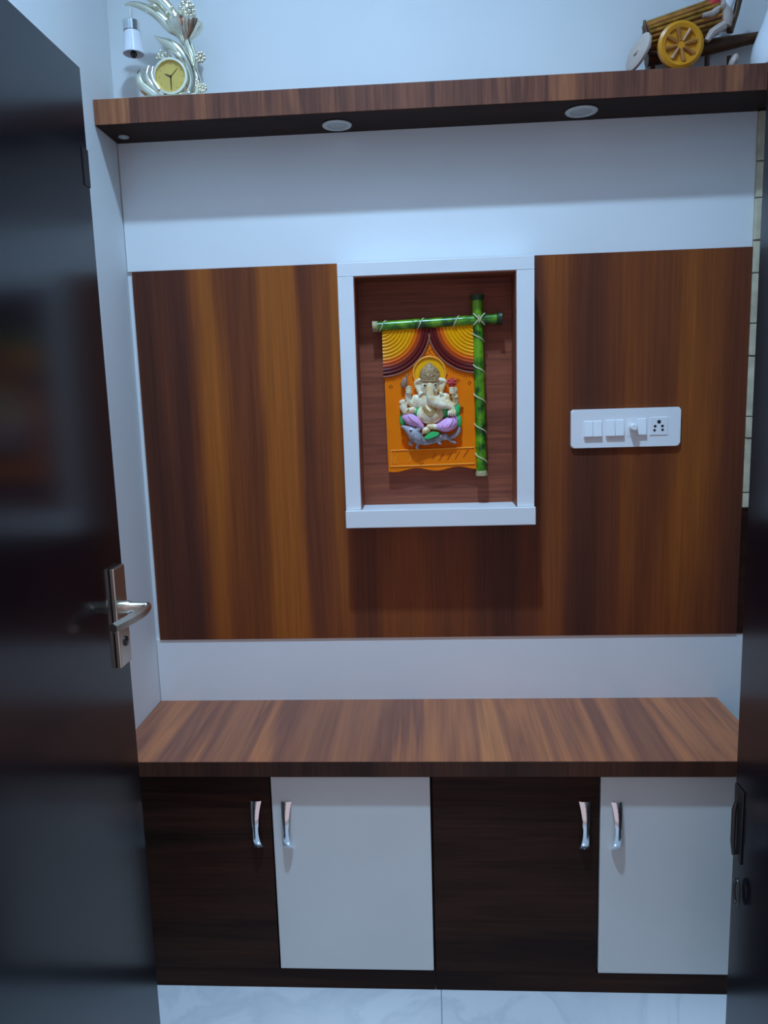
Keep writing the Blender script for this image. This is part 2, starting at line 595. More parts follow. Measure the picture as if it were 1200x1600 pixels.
# ================================================================== wall panelling
tag(bx('wall_panel', (XL + .002, XR, -0.002, 0.0035, Z_PT + .001, Z_SHELF - .0015), 'laminate'), 'glossy white laminate band between the upper shelf and the wood panel', 'wall panel')
tag(bx('wall_panel', (XL + .002, XW - .001, -0.002, 0.0035, Z_C - .10, Z_PB - .001), 'laminate'), 'white laminate band between the wood panel and the worktop', 'wall panel')
tag(bx('wood_wall_panel', (XL + .014, XR, -0.006, 0.0035, Z_PB, Z_PT), 'panel'), 'wide walnut wood panel on the wall around the white framed niche', 'wall panel')

# niche: a white box frame standing proud of the panel, with a wood back
FYF = -0.10
NX0, NX1, NZ0, NZ1 = -0.168, 0.2267, 1.1622, 1.7376
OX0, OX1 = -0.2070, 0.2697
nt_ = thing('wall_niche', (0.03, -0.0062, 1.115), 'white box-framed niche standing out from the walnut wall panel', 'niche')
bx('niche_back', (NX0 + .0005, NX1 - .0005, -0.011, -0.0062, NZ0 - .0005, NZ1 - .0005), 'nicheback', nt_)
bx('frame_side', (OX0, NX0, FYF, -0.0062, NZ0, NZ1), 'laminate', nt_, bev=.001)
bx('frame_side', (NX1, OX1, FYF, -0.0062, NZ0, NZ1), 'laminate', nt_, bev=.001)
bx('frame_head', (OX0, OX1, FYF, -0.0062, NZ1 + .0004, 1.7703), 'laminate', nt_, bev=.001)
bx('side_lining', (NX0 + .0002, NX0 + .0022, FYF + .0015, -0.0112, NZ0, NZ1 - .0025), 'nicheback', nt_)
bx('side_lining', (NX1 - .0022, NX1 - .0002, FYF + .0015, -0.0112, NZ0, NZ1 - .0025), 'nicheback', nt_)
bx('head_lining', (NX0 + .0002, NX1 - .0002, FYF + .0015, -0.0112, NZ1 - .0024, NZ1 + .0002), 'nicheback', nt_)
bx('sill', (OX0 - .0005, OX1 + .002, FYF - .011, -0.0062, 1.1165, NZ0 - .0006), 'laminate', nt_, bev=.0015)

# ================================================================== upper shelf and its unlit downlights
ts = bx('wall_shelf', (XL + .001, XW - .001, -SHELF_D, 0.0035, Z_SHELF, Z_SHELF + SHELF_T), 'shelf', bev=0.0008)
bx('underside_shade', (XL + .002, XW - .002, -SHELF_D + .001, 0.0025, Z_SHELF - .0012, Z_SHELF - .0001), 'darkwood', ts)  # dark sheet added to deepen the shade under the shelf
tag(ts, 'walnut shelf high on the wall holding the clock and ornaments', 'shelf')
for x, y, r, lab in ((-0.1985, -0.057, 0.036, 'round white downlight under the middle of the upper shelf, switched off'),
                     (0.384, -0.066, 0.038, 'round white downlight under the right part of the upper shelf, switched off'),
                     (-0.729, -0.053, 0.013, 'tiny round light under the far left corner of the upper shelf')):
    t = thing('downlight', (x, y, Z_SHELF - .005), lab, 'downlight', 'downlights under the upper shelf')
    bm = NB()
    lathe(bm, (x, y, Z_SHELF - .0013), [(r * .92, 0), (r, -.0015), (r * .97, -.0035), (r * .72, -.0042), (r * .68, -.002), (r * .2, -.0015)], 36)
    obj('rim', bm, 'rim' if r > .02 else 'fog', t, True)
    bm = NB()
    lathe(bm, (x, y, Z_SHELF - .0033), [(r * .66, 0), (r * .6, -.0016), (r * .3, -.0026), (r * .05, -.003)], 28)
    obj('lens', bm, 'fog', t, True)

# ================================================================== worktop and cabinets
CX1 = 0.7735
bm = NB()
box(bm, XL + .001, CX1, -C_D, -0.0025, Z_C - C_T + .001, Z_C)
wt = tag(obj('worktop', bm, 'worktop'), 'walnut worktop running across the top of the cabinets', 'worktop')
bx('edge_band', (XL + .001, CX1, -C_D - .0025, -C_D - .0002, Z_C - C_T + .001, Z_C - .0002), 'edge', wt)


def handle(door, x, z0, z1, yf):
    """bowed chrome pull, waisted in the middle"""
    n = 14
    bm = NB()
    rows = []
    for i in range(n + 1):
        t = i / n
        z = z0 + (z1 - z0) * t
        c = 2 * t - 1
        w = 0.0062 + 0.0052 * c * c + (0.0012 if t > .5 else 0)
        d = 0.004 + 0.021 * (1 - abs(c) ** 2.6)
        th = 0.0042
        row = [bm.verts.new((x - w, yf - d, z)), bm.verts.new((x - w * .45, yf - d - th * .6, z)), bm.verts.new((x + w * .45, yf - d - th * .6, z)), bm.verts.new((x + w, yf - d, z)),
               bm.verts.new((x + w * .7, yf - d + th, z)), bm.verts.new((x - w * .7, yf - d + th, z))]
        rows.append(row)
    for i in range(n):
        for k in range(6):
            bm.faces.new((rows[i][k], rows[i][(k + 1) % 6], rows[i + 1][(k + 1) % 6], rows[i + 1][k]))
    bm.faces.new(rows[0][::-1])
    bm.faces.new(rows[-1])
    for z in (z0 + .006, z1 - .006):
        lathe(bm, (x, yf, z), [(.004, 0), (.004, -.009)], 10, 'Y')
    o = obj('handle', bm, 'chrome', door, True)
    o['label'] = 'chrome bow handle'
    return o


YF = -C_D + .022          # outer face of the doors
splits = [XL + .002, -0.3862, -0.0035, 0.3865, CX1 - .001]
labs = ['cabinet under the left half of the worktop, dark door beside cream door', 'cabinet under the right half of the worktop, dark door beside cream door']
for u in range(2):
    a, mdl, b = splits[2 * u], splits[2 * u + 1], splits[2 * u + 2]
    t = thing('cabinet', ((a + b) / 2, -C_D / 2, 0), labs[u], 'cabinet', 'low cabinets under the worktop')
    bm = NB()
    zt = Z_C - C_T
    for x0, x1 in ((a, a + .016), (b - .016, b - .0005)):
        box(bm, x0, x1, YF + .02, -0.003, .0, zt)
    box(bm, a + .016, b - .016, YF + .02, -0.003, .05, .066)
    box(bm, a + .016, b - .016, YF + .02, -0.003, zt - .016, zt)
    box(bm, a + .016, b - .016, -0.011, -0.003, .066, zt - .016)
    obj('body', bm, 'darkwood', t)
    bx('plinth', (a + .0005, b - .0005, YF + .003, YF + .0195, 0.0005, 0.0515), 'darkwood', t)
    bx('top_rail', (a + .0005, b - .0005, YF + .003, YF + .0195, 0.5665, zt), 'darkwood', t)
    da = bx('door', (a + .002, mdl - .002, YF, YF + .0185, 0.054, 0.5645), 'darkwood', t, bev=.001)
    da['label'] = 'dark walnut door'
    db = bx('door', (mdl + .002, b - .0035, YF - .002, YF + .0185, 0.057, 0.563), 'cream', t, bev=.001)
    db['label'] = 'cream white door'
    handle(da, mdl - .0355, 0.384, 0.503, YF)
    handle(db, mdl + .0375, 0.384, 0.503, YF - .002)

# ================================================================== switch plate
KS = 0.2776 / 965.0
SCX, SCZ, SY = 0.5135, 1.3485, -0.0062


def sp(px, py):
    return SCX + (px - 602) * KS, SCZ - (py - 328) * KS


t = thing('switch_plate', (SCX, SY, SCZ - .05), 'white switch plate with five rockers, a dimmer knob and a socket', 'switch plate')
bm = NB()
outl = []
hw, hh, cr = 482 * KS, 172 * KS, .008
for cx_, cz_, a0 in ((hw - cr, hh - cr, 0), (-hw + cr, hh - cr, 90), (-hw + cr, -hh + cr, 180), (hw - cr, -hh + cr, 270)):
    for k in range(6):
        an = math.radians(a0 + 90 * k / 5)
        outl.append((SCX + cx_ + cr * math.cos(an), SCZ + cz_ + cr * math.sin(an)))
prism(bm, outl, SY - .010, SY)
fe = [e for e in bm.edges if all(abs(v.co.y - (SY - .010)) < 1e-6 for v in e.verts)]
bmesh.ops.bevel(bm, geom=fe, offset=.0025, segments=3, affect='EDGES')
obj('plate', bm, 'plastic', t, True)
YP = SY - .010
for x0, x1, y0, y1 in ((233, 310, 258, 405), (313, 390, 258, 405), (427, 504, 253, 403), (508, 583, 253, 403), (702, 780, 248, 400)):
    ax, az = sp(x0, y1)
    bx_, bz = sp(x1, y0)
    bm = NB()
    # rocker: pressed in at the top, proud at the bottom
    pr_ = [(YP + .0005, az), (YP - .0085, az + .002), (YP - .0022, bz - .001), (YP + .0005, bz)]
    va = [bm.verts.new((ax, y, z)) for y, z in pr_]
    vb = [bm.verts.new((bx_, y, z)) for y, z in pr_]
    bm.faces.new(va)
    bm.faces.new(vb[::-1])
    for i in range(4):
        bm.faces.new((va[i], vb[i], vb[(i + 1) % 4], va[(i + 1) % 4]))
    bmesh.ops.bevel(bm, geom=list(bm.edges), offset=.0005, segments=1, affect='EDGES')
    obj('rocker', bm, 'plastic', t)
kx, kz = sp(660, 322)
bm = NB()
lathe(bm, (kx, YP + .0003, kz), [(.0085, 0), (.0085, -.004), (.0098, -.006), (.0092, -.022), (.007, -.0245)], 24, 'Y')
obj('dimmer_knob', bm, 'plastic', t, True)
x0, z0 = sp(815, 400)
x1, z1 = sp(970, 243)
so = bx('socket', (x0, x1, YP - .0018, YP + .0004, z0, z1), 'plastic', t, bev=.0006)
for hx, hy, hr in ((893, 283, .0042), (860, 321, .0031), (923, 321, .0031), (855, 357, .0029), (925, 355, .0029)):
    px, pz = sp(hx, hy)
    bm = NB()
    lathe(bm, (px, YP - .0015, pz), [(hr * 1.15, 0), (hr * 1.15, -.0006), (hr * .95, -.0008), (hr * .9, -.0004), (hr * .2, -.0004)], 18, 'Y')
    obj('pin_hole', bm, 'hole', so, True)
x0, z0 = sp(618, 403)
x1, z1 = sp(700, 243)
bx('dimmer_module', (x0, x1, YP - .0008, YP + .0004, z0, z1), 'plastic', t, bev=.0003)

# ================================================================== plaque in the niche
BY0, BY1, BYR = -0.0350, -0.0125, -0.0265       # front, back and recessed faces of the orange board
tp = thing('wall_plaque', (0.016, -0.02, 1.255), 'orange plaque with seated elephant-headed deity relief and green bamboo poles, hung in the niche', 'wall plaque')
K1 = 0.001623


def q(x, y, Y=BY0):
    v = at(x, y, Y)
    return v.x, v.z


# board: four strips round a shallow recess, wavy lower hem
bm = NB()
TLp, TRp, BRp, BLp = q(597, 511), q(743, 504), q(745, 727), q(607, 731)
rTL, rTR, rBR, rBL = q(625, 640), q(724, 636), q(722, 699), q(628, 702)
prism(bm, [TLp, TRp, rTR, rTL], BY0, BY1)
prism(bm, [TLp, rTL, rBL, BLp], BY0, BY1)
prism(bm, [TRp, BRp, rBR, rTR], BY0, BY1)
prism(bm, [BLp, rBL, rBR, BRp], BY0, BY1)
prism(bm, [rTL, rTR, rBR, rBL], BYR, BY1)
hem = [q(607, 729)]
for i in range(29):
    u = i / 28
    hem.append(q(607 + 138 * u, 735.5 - 5 * u + 2.6 * math.sin(u * 4.2 * PI + 0.6)))
hem.append(q(745, 725))
prism(bm, hem, BY0 + .0005, BY1)
obj('backing_board', bm, 'orange', tp)

# swagged curtains: every fold is a quarter ring about an upper corner
def fold_mat(r):
    if r < 47:
        return 'fold_yellow'
    if r < 53:
        return 'fold_amber'
    if r < 58:
        return 'fold_orange'
    if r < 63:
        return 'fold_red'
    if r < 72:
        return 'fold_maroon'
    return 'fold_mauve'


M['fold_yellow'] = plain('fold_yellow', (1.0, 0.43, 0.003), 0.35, spec=0.15, var=0.06)
M['fold_amber'] = plain('fold_amber', (0.96, 0.32, 0.005), 0.35, spec=0.15, var=0.06)
M['fold_orange'] = plain('fold_orange', (0.85, 0.15, 0.008), 0.35, spec=0.15, var=0.06)
M['fold_red'] = plain('fold_red', (0.46, 0.065, 0.018), 0.35, spec=0.15, var=0.08)
M['fold_maroon'] = plain('fold_maroon', (0.15, 0.016, 0.014), 0.35, spec=0.15, var=0.1)
M['fold_mauve'] = plain('fold_mauve', (0.36, 0.13, 0.08), 0.45, var=0.12)
for side, (ccx, ccy) in ((1, (597, 512)), (-1, (743.5, 504.5))):
    t = NB()
    cxw, czw = q(ccx, ccy)
    # thin quarter-round backing of the curtain
    pl = [(cxw, czw)] + [(cxw + side * 70 * K1 * math.cos(a), czw - 70 * K1 * math.sin(a)) for a in [k * PI / 2 / 16 for k in range(17)]]
    cu = obj('curtain', prism(t, pl, BY0 - .0012, BY0 - .0002), 'fold_maroon', tp)
    r = 3.0
    while r < 80:
        step = 5.2
        bm = NB()
        ph = [k * PI / 2 / 18 for k in range(19)]
        rr = r * K1
        tr = (3.1 if r < 75 else 1.6) * K1
        # lower rings end at the board's edge
        tube(bm, [(cxw + side * rr * math.cos(a), BY0 - .0028, czw - rr * math.sin(a)) for a in ph], tr, 8, 1.15)
        obj('curtain_fold', bm, fold_mat(r), cu, True)
        r += step
    bm = NB()
    for k in range(30):
        a = (k + .5) * PI / 2 / 30
        ball(bm, (cxw + side * 83.5 * K1 * math.cos(a), BY0 - .0004, czw - 83.5 * K1 * math.sin(a)), .0014, 6, 4)
    for a in (0.10, 0.32, 0.55, 0.78, 1.02, 1.25, 1.45):
        for dx, dz in ((-2.2, 0), (2.2, 0), (0, 2.2), (0, -2.2)):
            x, z = cxw + side * (92 * K1 * math.cos(a)) + dx * K1, czw - 92 * K1 * math.sin(a) + dz * K1
            if abs(x - (TLp[0] + TRp[0]) / 2) < (TRp[0] - TLp[0]) / 2 - .004:
                ball(bm, (x, BY0 - .0003, z), .0016, 6, 4)
    o = obj('bead_trim', bm, 'dot', cu, True)
    o['kind'] = 'stuff'

# name band at the foot with raised strokes
bm = NB()
fr = [q(611, 704), q(741, 699), q(742, 724), q(611, 729)]
tube(bm, [(x, BY0 - .0008, z) for x, z in (fr[0], fr[1])], .0016, 8)
tube(bm, [(x, BY0 - .0008, z) for x, z in (fr[2], fr[3])], .0016, 8)
tube(bm, [(x, BY0 - .0008, z) for x, z in (fr[3], fr[0])], .0012, 8)
nb = obj('name_band', bm, 'orange_lt', tp, True)
strokes = [[(618, 706), (614, 711), (613, 718), (616, 724), (620, 723)], [(621, 708), (619, 714), (618, 719), (621, 723)],
           [(638, 705), (641, 711), (641, 719), (638, 723)], [(655, 723), (658, 725), (662, 722)],
           [(676, 716), (681, 709)], [(686, 719), (694, 708)], [(699, 718), (707, 706)], [(711, 717), (718, 705)], [(724, 714), (732, 702)]]
for s in strokes:
    bm = NB()
    pts = smooth_path([q(x, y) for x, y in s], 5)
    tube(bm, [(x, BY0 - .0006, z) for x, z in pts], .0009, 6)
    obj('raised_stroke', bm, 'orange_lt' if s[0][0] < 645 else 'fold_red', nb, True)

# halo
hx, hz = q(671, 583)
bm = NB()
lathe(bm, (hx, BY0, hz), [(.040, .0), (.040, -.002), (.010, -.0025), (.002, -.0025)], 40, 'Y')
ha = obj('halo', bm, 'yellow', tp, True)
bm = NB()
tube(bm, [(hx + .0405 * math.cos(a), BY0 - .003, hz + .0405 * math.sin(a)) for a in [math.radians(-35 + 250 * k / 40) for k in range(41)]], .0032, 10)
obj('halo_rim', bm, 'orange_lt', ha, True)

# the seated figure; measures below are taken on an 8.57x enlargement of the relief
K5 = K1 / 8.571


def P5(x, y, dep):
    """a point of the relief dep metres in front of the board"""
    v = at(600 + x / 8.571, 540 + y / 8.571, BY0)
    return Vector((v.x, BY0 - dep, v.z))


def bl(bm, x, y, rx, ry, dep, rd, rot=0.0):
    R_ = Matrix.Rotation(math.radians(rot), 3, 'Y') if rot else None
    return ball(bm, P5(x, y, dep), (rx * K5, rd, ry * K5), 20, 12, R_)


def tb(bm, pts, flat=1.0, n=5, seg=12):
    """pts: (x, y, radius, depth)"""
    sm = smooth_path(pts, n)
    tube(bm, [P5(a, b, d) for a, b, r, d in sm], [max(.0004, r * K5) for a, b, r, d in sm], seg, flat)
    a, b, r, d = sm[0]
    ball(bm, P5(a, b, d), r * K5 * .98, 12, 8)
    a, b, r, d = sm[-1]
    ball(bm, P5(a, b, d), r * K5 * .98, 12, 8)
    return bm


bm = NB()
bl(bm, 612, 545, 118, 105, .014, .012)            # head
bl(bm, 612, 500, 125, 50, .013, .011)            # brow
bl(bm, 560, 600, 45, 60, .014, .008)             # cheeks
bl(bm, 690, 590, 42, 60, .014, .008)
tb(bm, [(480, 468, 34, .012), (425, 495, 26, .011), (428, 545, 22, .011), (462, 600, 26, .011), (480, 665, 18, .011)])   # ears
bl(bm, 480, 560, 58, 95, .008, .006)
tb(bm, [(745, 462, 36, .012), (815, 478, 28, .011), (800, 530, 22, .011), (775, 590, 26, .011), (768, 645, 18, .011)])
bl(bm, 750, 545, 58, 90, .008, .006)
tb(bm, [(612, 525, 54, .018), (612, 620, 52, .024), (632, 710, 58, .027), (700, 778, 58, .027), (790, 800, 48, .025), (860, 815, 34, .023), (895, 840, 24, .022)], n=7, seg=16)  # trunk
bl(bm, 610, 750, 205, 125, .006, .014)           # chest
bl(bm, 620, 915, 188, 138, .010, .019)           # belly
bl(bm, 435, 740, 82, 88, .006, .011)             # shoulders
bl(bm, 805, 720, 98, 88, .006, .011)
tb(bm, [(500, 640, 22, .016), (475, 665, 16, .016)])                                      # tusk
tb(bm, [(755, 640, 20, .016), (790, 660, 12, .016)])
tb(bm, [(420, 790, 52, .006), (350, 760, 46, .007), (325, 690, 44, .009), (330, 630, 40, .011)])                  # raised arms
bl(bm, 332, 590, 48, 52, .012, .010)
for k in range(4):
    tb(bm, [(300, 560 + 24 * k, 10, .019), (340, 553 + 24 * k, 11, .0225), (372, 560 + 24 * k, 9, .018)], n=3, seg=8)
tb(bm, [(395, 860, 46, .008), (330, 880, 46, .012), (285, 885, 44, .014), (268, 830, 46, .015)])                  # blessing hand
bl(bm, 262, 815, 52, 66, .014, .009, 20)
for k, (x1, y1) in enumerate(((212, 752), (226, 738), (246, 730), (268, 735))):
    tb(bm, [(238 + 16 * k, 800 - 4 * k, 15, .018), (222 + 17 * k, 765 - 6 * k, 13, .020), (x1 + 3 * k, y1 - 3 * k, 10, .019)], n=3, seg=8)
tb(bm, [(300, 880, 16, .020), (330, 840, 13, .022)], n=3, seg=8)
tb(bm, [(840, 770, 50, .006), (930, 790, 46, .007), (955, 720, 44, .009), (940, 650, 40, .011)])
bl(bm, 925, 600, 58, 56, .012, .010)
for k in range(4):
    tb(bm, [(875, 570 + 24 * k, 10, .019), (915, 562 + 24 * k, 11, .0225), (955, 575 + 24 * k, 9, .018)], n=3, seg=8)
tb(bm, [(850, 760, 50, .010), (900, 820, 46, .015), (905, 870, 46, .018)])                                         # lower arm
bl(bm, 905, 885, 62, 48, .018, .010)
for k in range(4):
    tb(bm, [(860 + 30 * k, 880, 12, .0255), (858 + 30 * k, 910, 12, .027), (862 + 29 * k, 935, 10, .023)], n=3, seg=8)
tb(bm, [(640, 1075, 36, .018), (700, 1085, 38, .018), (600, 1080, 34, .020)])                                       # feet
bl(bm, 565, 1130, 58, 46, .018, .010, -15)
for k in range(4):
    tb(bm, [(525 + 26 * k, 1150 - 6 * k, 13, .022), (520 + 27 * k, 1172 - 8 * k, 11, .022)], n=2, seg=8)
fig = remesh(obj('deity_figure', bm, 'cream_skin', tp, True), .0009, 1)
fig['label'] = 'ivory seated elephant-headed deity figure'
# crown
bm = NB()
c0 = P5(612, 470, .010)
prof = [(136, 0), (142, 22), (138, 30), (140, 75), (134, 82), (134, 105), (124, 128), (104, 158), (84, 172), (80, 184), (62, 196), (56, 204), (34, 212), (26, 226), (14, 236), (4, 240)]
lathe(bm, c0, [(r * K5, h * K5) for r, h in prof], 36, 'Z', depth=.55)
cr_ = obj('crown', bm, 'crown', fig, True)
bm = NB()
tb(bm, [(475, 470, 10, .016), (545, 478, 12, .023), (612, 480, 12, .026), (680, 476, 12, .023), (748, 466, 10, .016)])
for s in (-1, 1):
    tb(bm, [(612, 432, 7, .024), (612 + s * 50, 400, 8, .023), (612 + s * 105, 425, 7, .017)])
bl(bm, 612, 395, 14, 20, .022, .003)
obj('crown_ornament', bm, 'crown', fig, True)
bm = NB()
bl(bm, 549, 535, 22, 11, .0245, .0022, 20)
obj('eye', bm, 'eye', fig, True)
bm = NB()
bl(bm, 690, 527, 20, 11, .0245, .0022, -20)
obj('eye', bm, 'eye', fig, True)
bm = NB()
for d, w in ((0, 70), (28, 88), (56, 104)):
    tb(bm, [(612 - w, 790 + d * .2, 6, .0225), (612 - w * .6, 850 + d * .6, 6, .0278), (615, 880 + d, 6, .0303), (612 + w * .6, 850 + d * .7, 6, .0290), (612 + w, 820 + d * .2, 6, .0235)])
bl(bm, 618, 940, 12, 14, .0275, .002)
obj('necklace', bm, 'goldline', fig, True)
obj('bracelet', tb(NB(), [(905, 690, 10, .018), (950, 700, 10, .020), (990, 690, 10, .014)]), 'goldline', fig, True)
# clothing
bm = NB()
tb(bm, [(290, 960, 52, .012), (340, 980, 78, .014), (420, 1020, 70, .016), (500, 1075, 40, .016)])
tb(bm, [(935, 990, 60, .012), (900, 1030, 92, .014), (810, 1070, 88, .016), (720, 1085, 46, .016)])
for k in range(4):
    tb(bm, [(320 + 30 * k, 930 + 22 * k, 5, .0275), (375 + 26 * k, 985 + 14 * k, 9, .0315), (395 + 30 * k, 1050 + 14 * k, 7, .026)], n=4, seg=8)
    tb(bm, [(925 - 45 * k, 960 + 24 * k, 5, .026), (870 - 38 * k, 1060 + 8 * k, 9, .035), (790 - 20 * k, 1130 - 8 * k, 8, .0305)], n=4, seg=8)
dh = remesh(obj('dhoti', bm, 'pink', fig, True), .0009, 0)
dh['label'] = 'lilac pink draped cloth'
for a_ in ((415, 865, 95, 75, .005, .007, -40), (820, 880, 95, 80, .005, .007, 30), (960, 870, 60, 110, .006, .008, 12), (1000, 1010, 40, 90, .004, .007), (250, 990, 40, 90, .004, .007)):
    obj('shawl', bl(NB(), *a_), 'green', fig, True)
# lotus and axe held in the raised hands
bm = NB()
for r, n, d in ((46, 7, .014), (24, 5, .019)):
    for k in range(n):
        a = 2 * PI * k / n + .3
        bl(bm, 906 + r * math.cos(a), 497 + r * 1.05 * math.sin(a), 22, 22, d, .004)
bl(bm, 906, 497, 20, 20, .021, .004)
obj('lotus', bm, 'lotus', fig, True)
bm = NB()
bl(bm, 268, 500, 42, 78, .010, .005, 18)
tb(bm, [(305, 395, 16, .012), (312, 450, 11, .012), (318, 540, 10, .012)])
obj('axe', bm, 'axe', fig, True)
# mouse with green saddle cloth
bm = NB()
tb(bm, [(245, 1085, 20, .010), (300, 1105, 44, .014), (370, 1150, 76, .016), (430, 1215, 88, .015), (520, 1270, 62, .012), (640, 1265, 52, .010), (740, 1230, 52, .010), (830, 1215, 46, .011)], seg=16)
bl(bm, 462, 1115, 34, 42, .022, .005, 30)
tb(bm, [(370, 1270, 26, .010), (345, 1310, 18, .012), (375, 1325, 16, .014)])
tb(bm, [(470, 1290, 28, .010), (440, 1350, 18, .014), (455, 1370, 18, .015)])
tb(bm, [(760, 1250, 28, .010), (735, 1295, 20, .013), (760, 1310, 16, .014)])
tb(bm, [(860, 1230, 24, .010), (900, 1280, 20, .011), (955, 1300, 16, .010)])
tb(bm, [(850, 1240, 22, .008), (920, 1220, 30, .009), (985, 1160, 34, .009), (1010, 1110, 26, .008)])
mo = remesh(obj('mouse_figure', bm, 'mouse', tp, True), .0012, 2)
mo['label'] = 'grey mouse at the feet of the figure'
bm = NB()
prism(bm, [(P5(x, y, 0).x, P5(x, y, 0).z) for x, y in ((535, 1225), (600, 1165), (650, 1140), (745, 1160), (735, 1195), (640, 1232), (560, 1255))], BY0 - .0255, BY0 - .006)
bmesh.ops.bevel(bm, geom=list(bm.edges), offset=.002, segments=2, affect='EDGES')
obj('saddle_cloth', bm, 'green', mo, True)
bm = NB()
bl(bm, 362, 1130, 18, 9, .0305, .0018)
obj('mouse_eye', bm, 'eye', mo, True)

PYC = -0.040
# bamboo poles with twine
def pole(a, b, r, nodes, vert, capm):
    bm = NB()
    A, B = at(*a, PYC), at(*b, PYC)
    dv = B - A
    prof_p, prof_r = [], []
    n = 48
    for i in range(n + 1):
        u = i / n
        k = 1.0
        for nd in nodes:
            k += 0.10 * math.exp(-((u - nd) / .010) ** 2)
        prof_p.append(A + dv * u)
        prof_r.append(r * k)
    tube(bm, prof_p, prof_r, 16)
    o = obj('bamboo_pole', bm, 'bamboo', tp, True)
    un = dv.normalized()
    for i, (P, s) in enumerate(((A, -1), (B, 1))):
        bm = NB()
        tube(bm, [P - un * s * .010, P - un * s * .004, P + un * s * .003, P + un * s * .003], [r * 1.05, r * (1.32 if capm[i] != 'tan' else 1.12), r * (1.36 if capm[i] != 'tan' else 1.15), r * .8], 16)
        obj('pole_cap', bm, capm[i], o, True)
    return o, A, dv, un


r_p = 8.2 * K1
M['darkgreen'] = plain('dark_green_cap', (0.02, 0.05, 0.02), 0.4, var=0.2)
ph, A, dv, un = pole((584, 510.5), (782, 497.5), r_p * .92, (0.33, 0.70), False, ('tan', 'darkgreen'))


def wraps(o, A, dv, un, r, where, pitch):
    for u in where:
        bm = NB()
        c = A + dv * u
        s1 = Vector((0, -1, 0))
        s2 = un.cross(s1).normalized()
        if s2.x + s2.z < 0:
            s2 = -s2
        pts = []
        for k in range(13):
            an = -PI * .55 + PI * 1.1 * k / 12
            pts.append(c + un * (pitch * (k / 12 - .5)) + (s1 * math.cos(an) + s2 * math.sin(an)) * (r + .0006))
        tube(bm, pts, .0016, 6)
        obj('twine_wrap', bm, 'twine', o, True)


wraps(ph, A, dv, un, r_p * .92, (0.07, 0.37, 0.65), .022)
A0 = A
pv, A, dv, un = pole((745.5, 463), (752.5, 741), r_p, (0.44, 0.82), True, ('darkgreen', 'tan'))
wraps(pv, A, dv, un, r_p, (0.225, 0.40, 0.565, 0.735, 0.905), .026)
# cross lashing where the poles meet
cx_ = at(748, 499.5, PYC)
bm = NB()
for s in (-1, 1):
    pts = []
    for k in range(11):
        w = (k / 10 - .5) * 2
        pts.append((cx_.x + w * .014, cx_.y - (r_p + .002) * math.sqrt(max(0, 1 - .75 * w * w)) - .0025, cx_.z + s * w * .014))
    tube(bm, pts, .0018, 6)
tube(bm, [(cx_.x, cx_.y - r_p - .005, cx_.z - .008), (cx_.x + .004, cx_.y - r_p - .007, cx_.z), (cx_.x - .002, cx_.y - r_p - .005, cx_.z + .010)], .0016, 6)
obj('twine_knot', bm, 'twine', pv, True)

# ================================================================== clock ornament on the shelf
ZT = Z_SHELF + SHELF_T
CY = -0.075


def c3(x, y, Y=CY):
    return at(x, y, Y)


KC = 0.00155
tc_ = thing('table_clock', (c3(270, 120).x, CY, ZT), 'silvery gold sculpted table clock with a hanging white bell shade', 'clock')
ccx = c3(267, 120, CY - .02)
bm = NB()
box(bm, ccx.x - .075, ccx.x + .085, CY - .035, CY + .04, ZT, ZT + .012, bev=.005, seg=3)
box(bm, ccx.x - .03, ccx.x + .045, CY - .02, CY + .02, ZT + .010, ZT + .024, bev=.005, seg=3)
obj('pedestal', bm, 'gilt', tc_, True)
bm = NB()
lathe(bm, (ccx.x, CY - .010, ccx.z), [(.043, .024), (.044, -.010), (.041, -.016), (.036, -.016), (.034, -.010), (.010, -.009)], 48, 'Y')
cs = obj('clock_case', bm, 'gilt', tc_, True)
bm = NB()
lathe(bm, (ccx.x, CY - .0195, ccx.z), [(.0345, .001), (.0345, -.0008), (.002, -.0009)], 40, 'Y')
cf = obj('dial', bm, 'clockface', cs, True)
FYc = CY - .0212
bm = NB()
for x1, y1, w in ((258, 115.5, .0013), (268, 141, .0013), (277.5, 106.5, .0006)):
    e = c3(x1, y1, CY - .02)
    v = Vector((e.x - ccx.x, 0, e.z - ccx.z))
    tube(bm, [(ccx.x - v.x * .12, FYc, ccx.z - v.z * .12), (ccx.x + v.x * .5, FYc, ccx.z + v.z * .5), (ccx.x + v.x, FYc, ccx.z + v.z)], [w, w * 1.1, w * .5], 8)
ball(bm, (ccx.x, FYc, ccx.z), .0026, 10, 6)
obj('clock_hands', bm, 'hand', cs, True)
bm = NB()
for k in range(12):
    a = 2 * PI * k / 12
    box(bm, ccx.x + .028 * math.sin(a) - .001, ccx.x + .028 * math.sin(a) + .001, FYc + .0002, FYc + .0012, ccx.z + .028 * math.cos(a) - .0016, ccx.z + .028 * math.cos(a) + .0016)
obj('hour_marks', bm, 'goldline', cs)


def ct(bm, pts, flat=1.0, seg=12):
    """tapering sculpted form; pts: (x, y, radius in photo pixels, depth offset)"""
    sm = smooth_path(pts, 7)
    tube(bm, [c3(a, b, CY - d) for a, b, r, d in sm], [max(.0005, r * KC) for a, b, r, d in sm], seg, flat)
    return bm


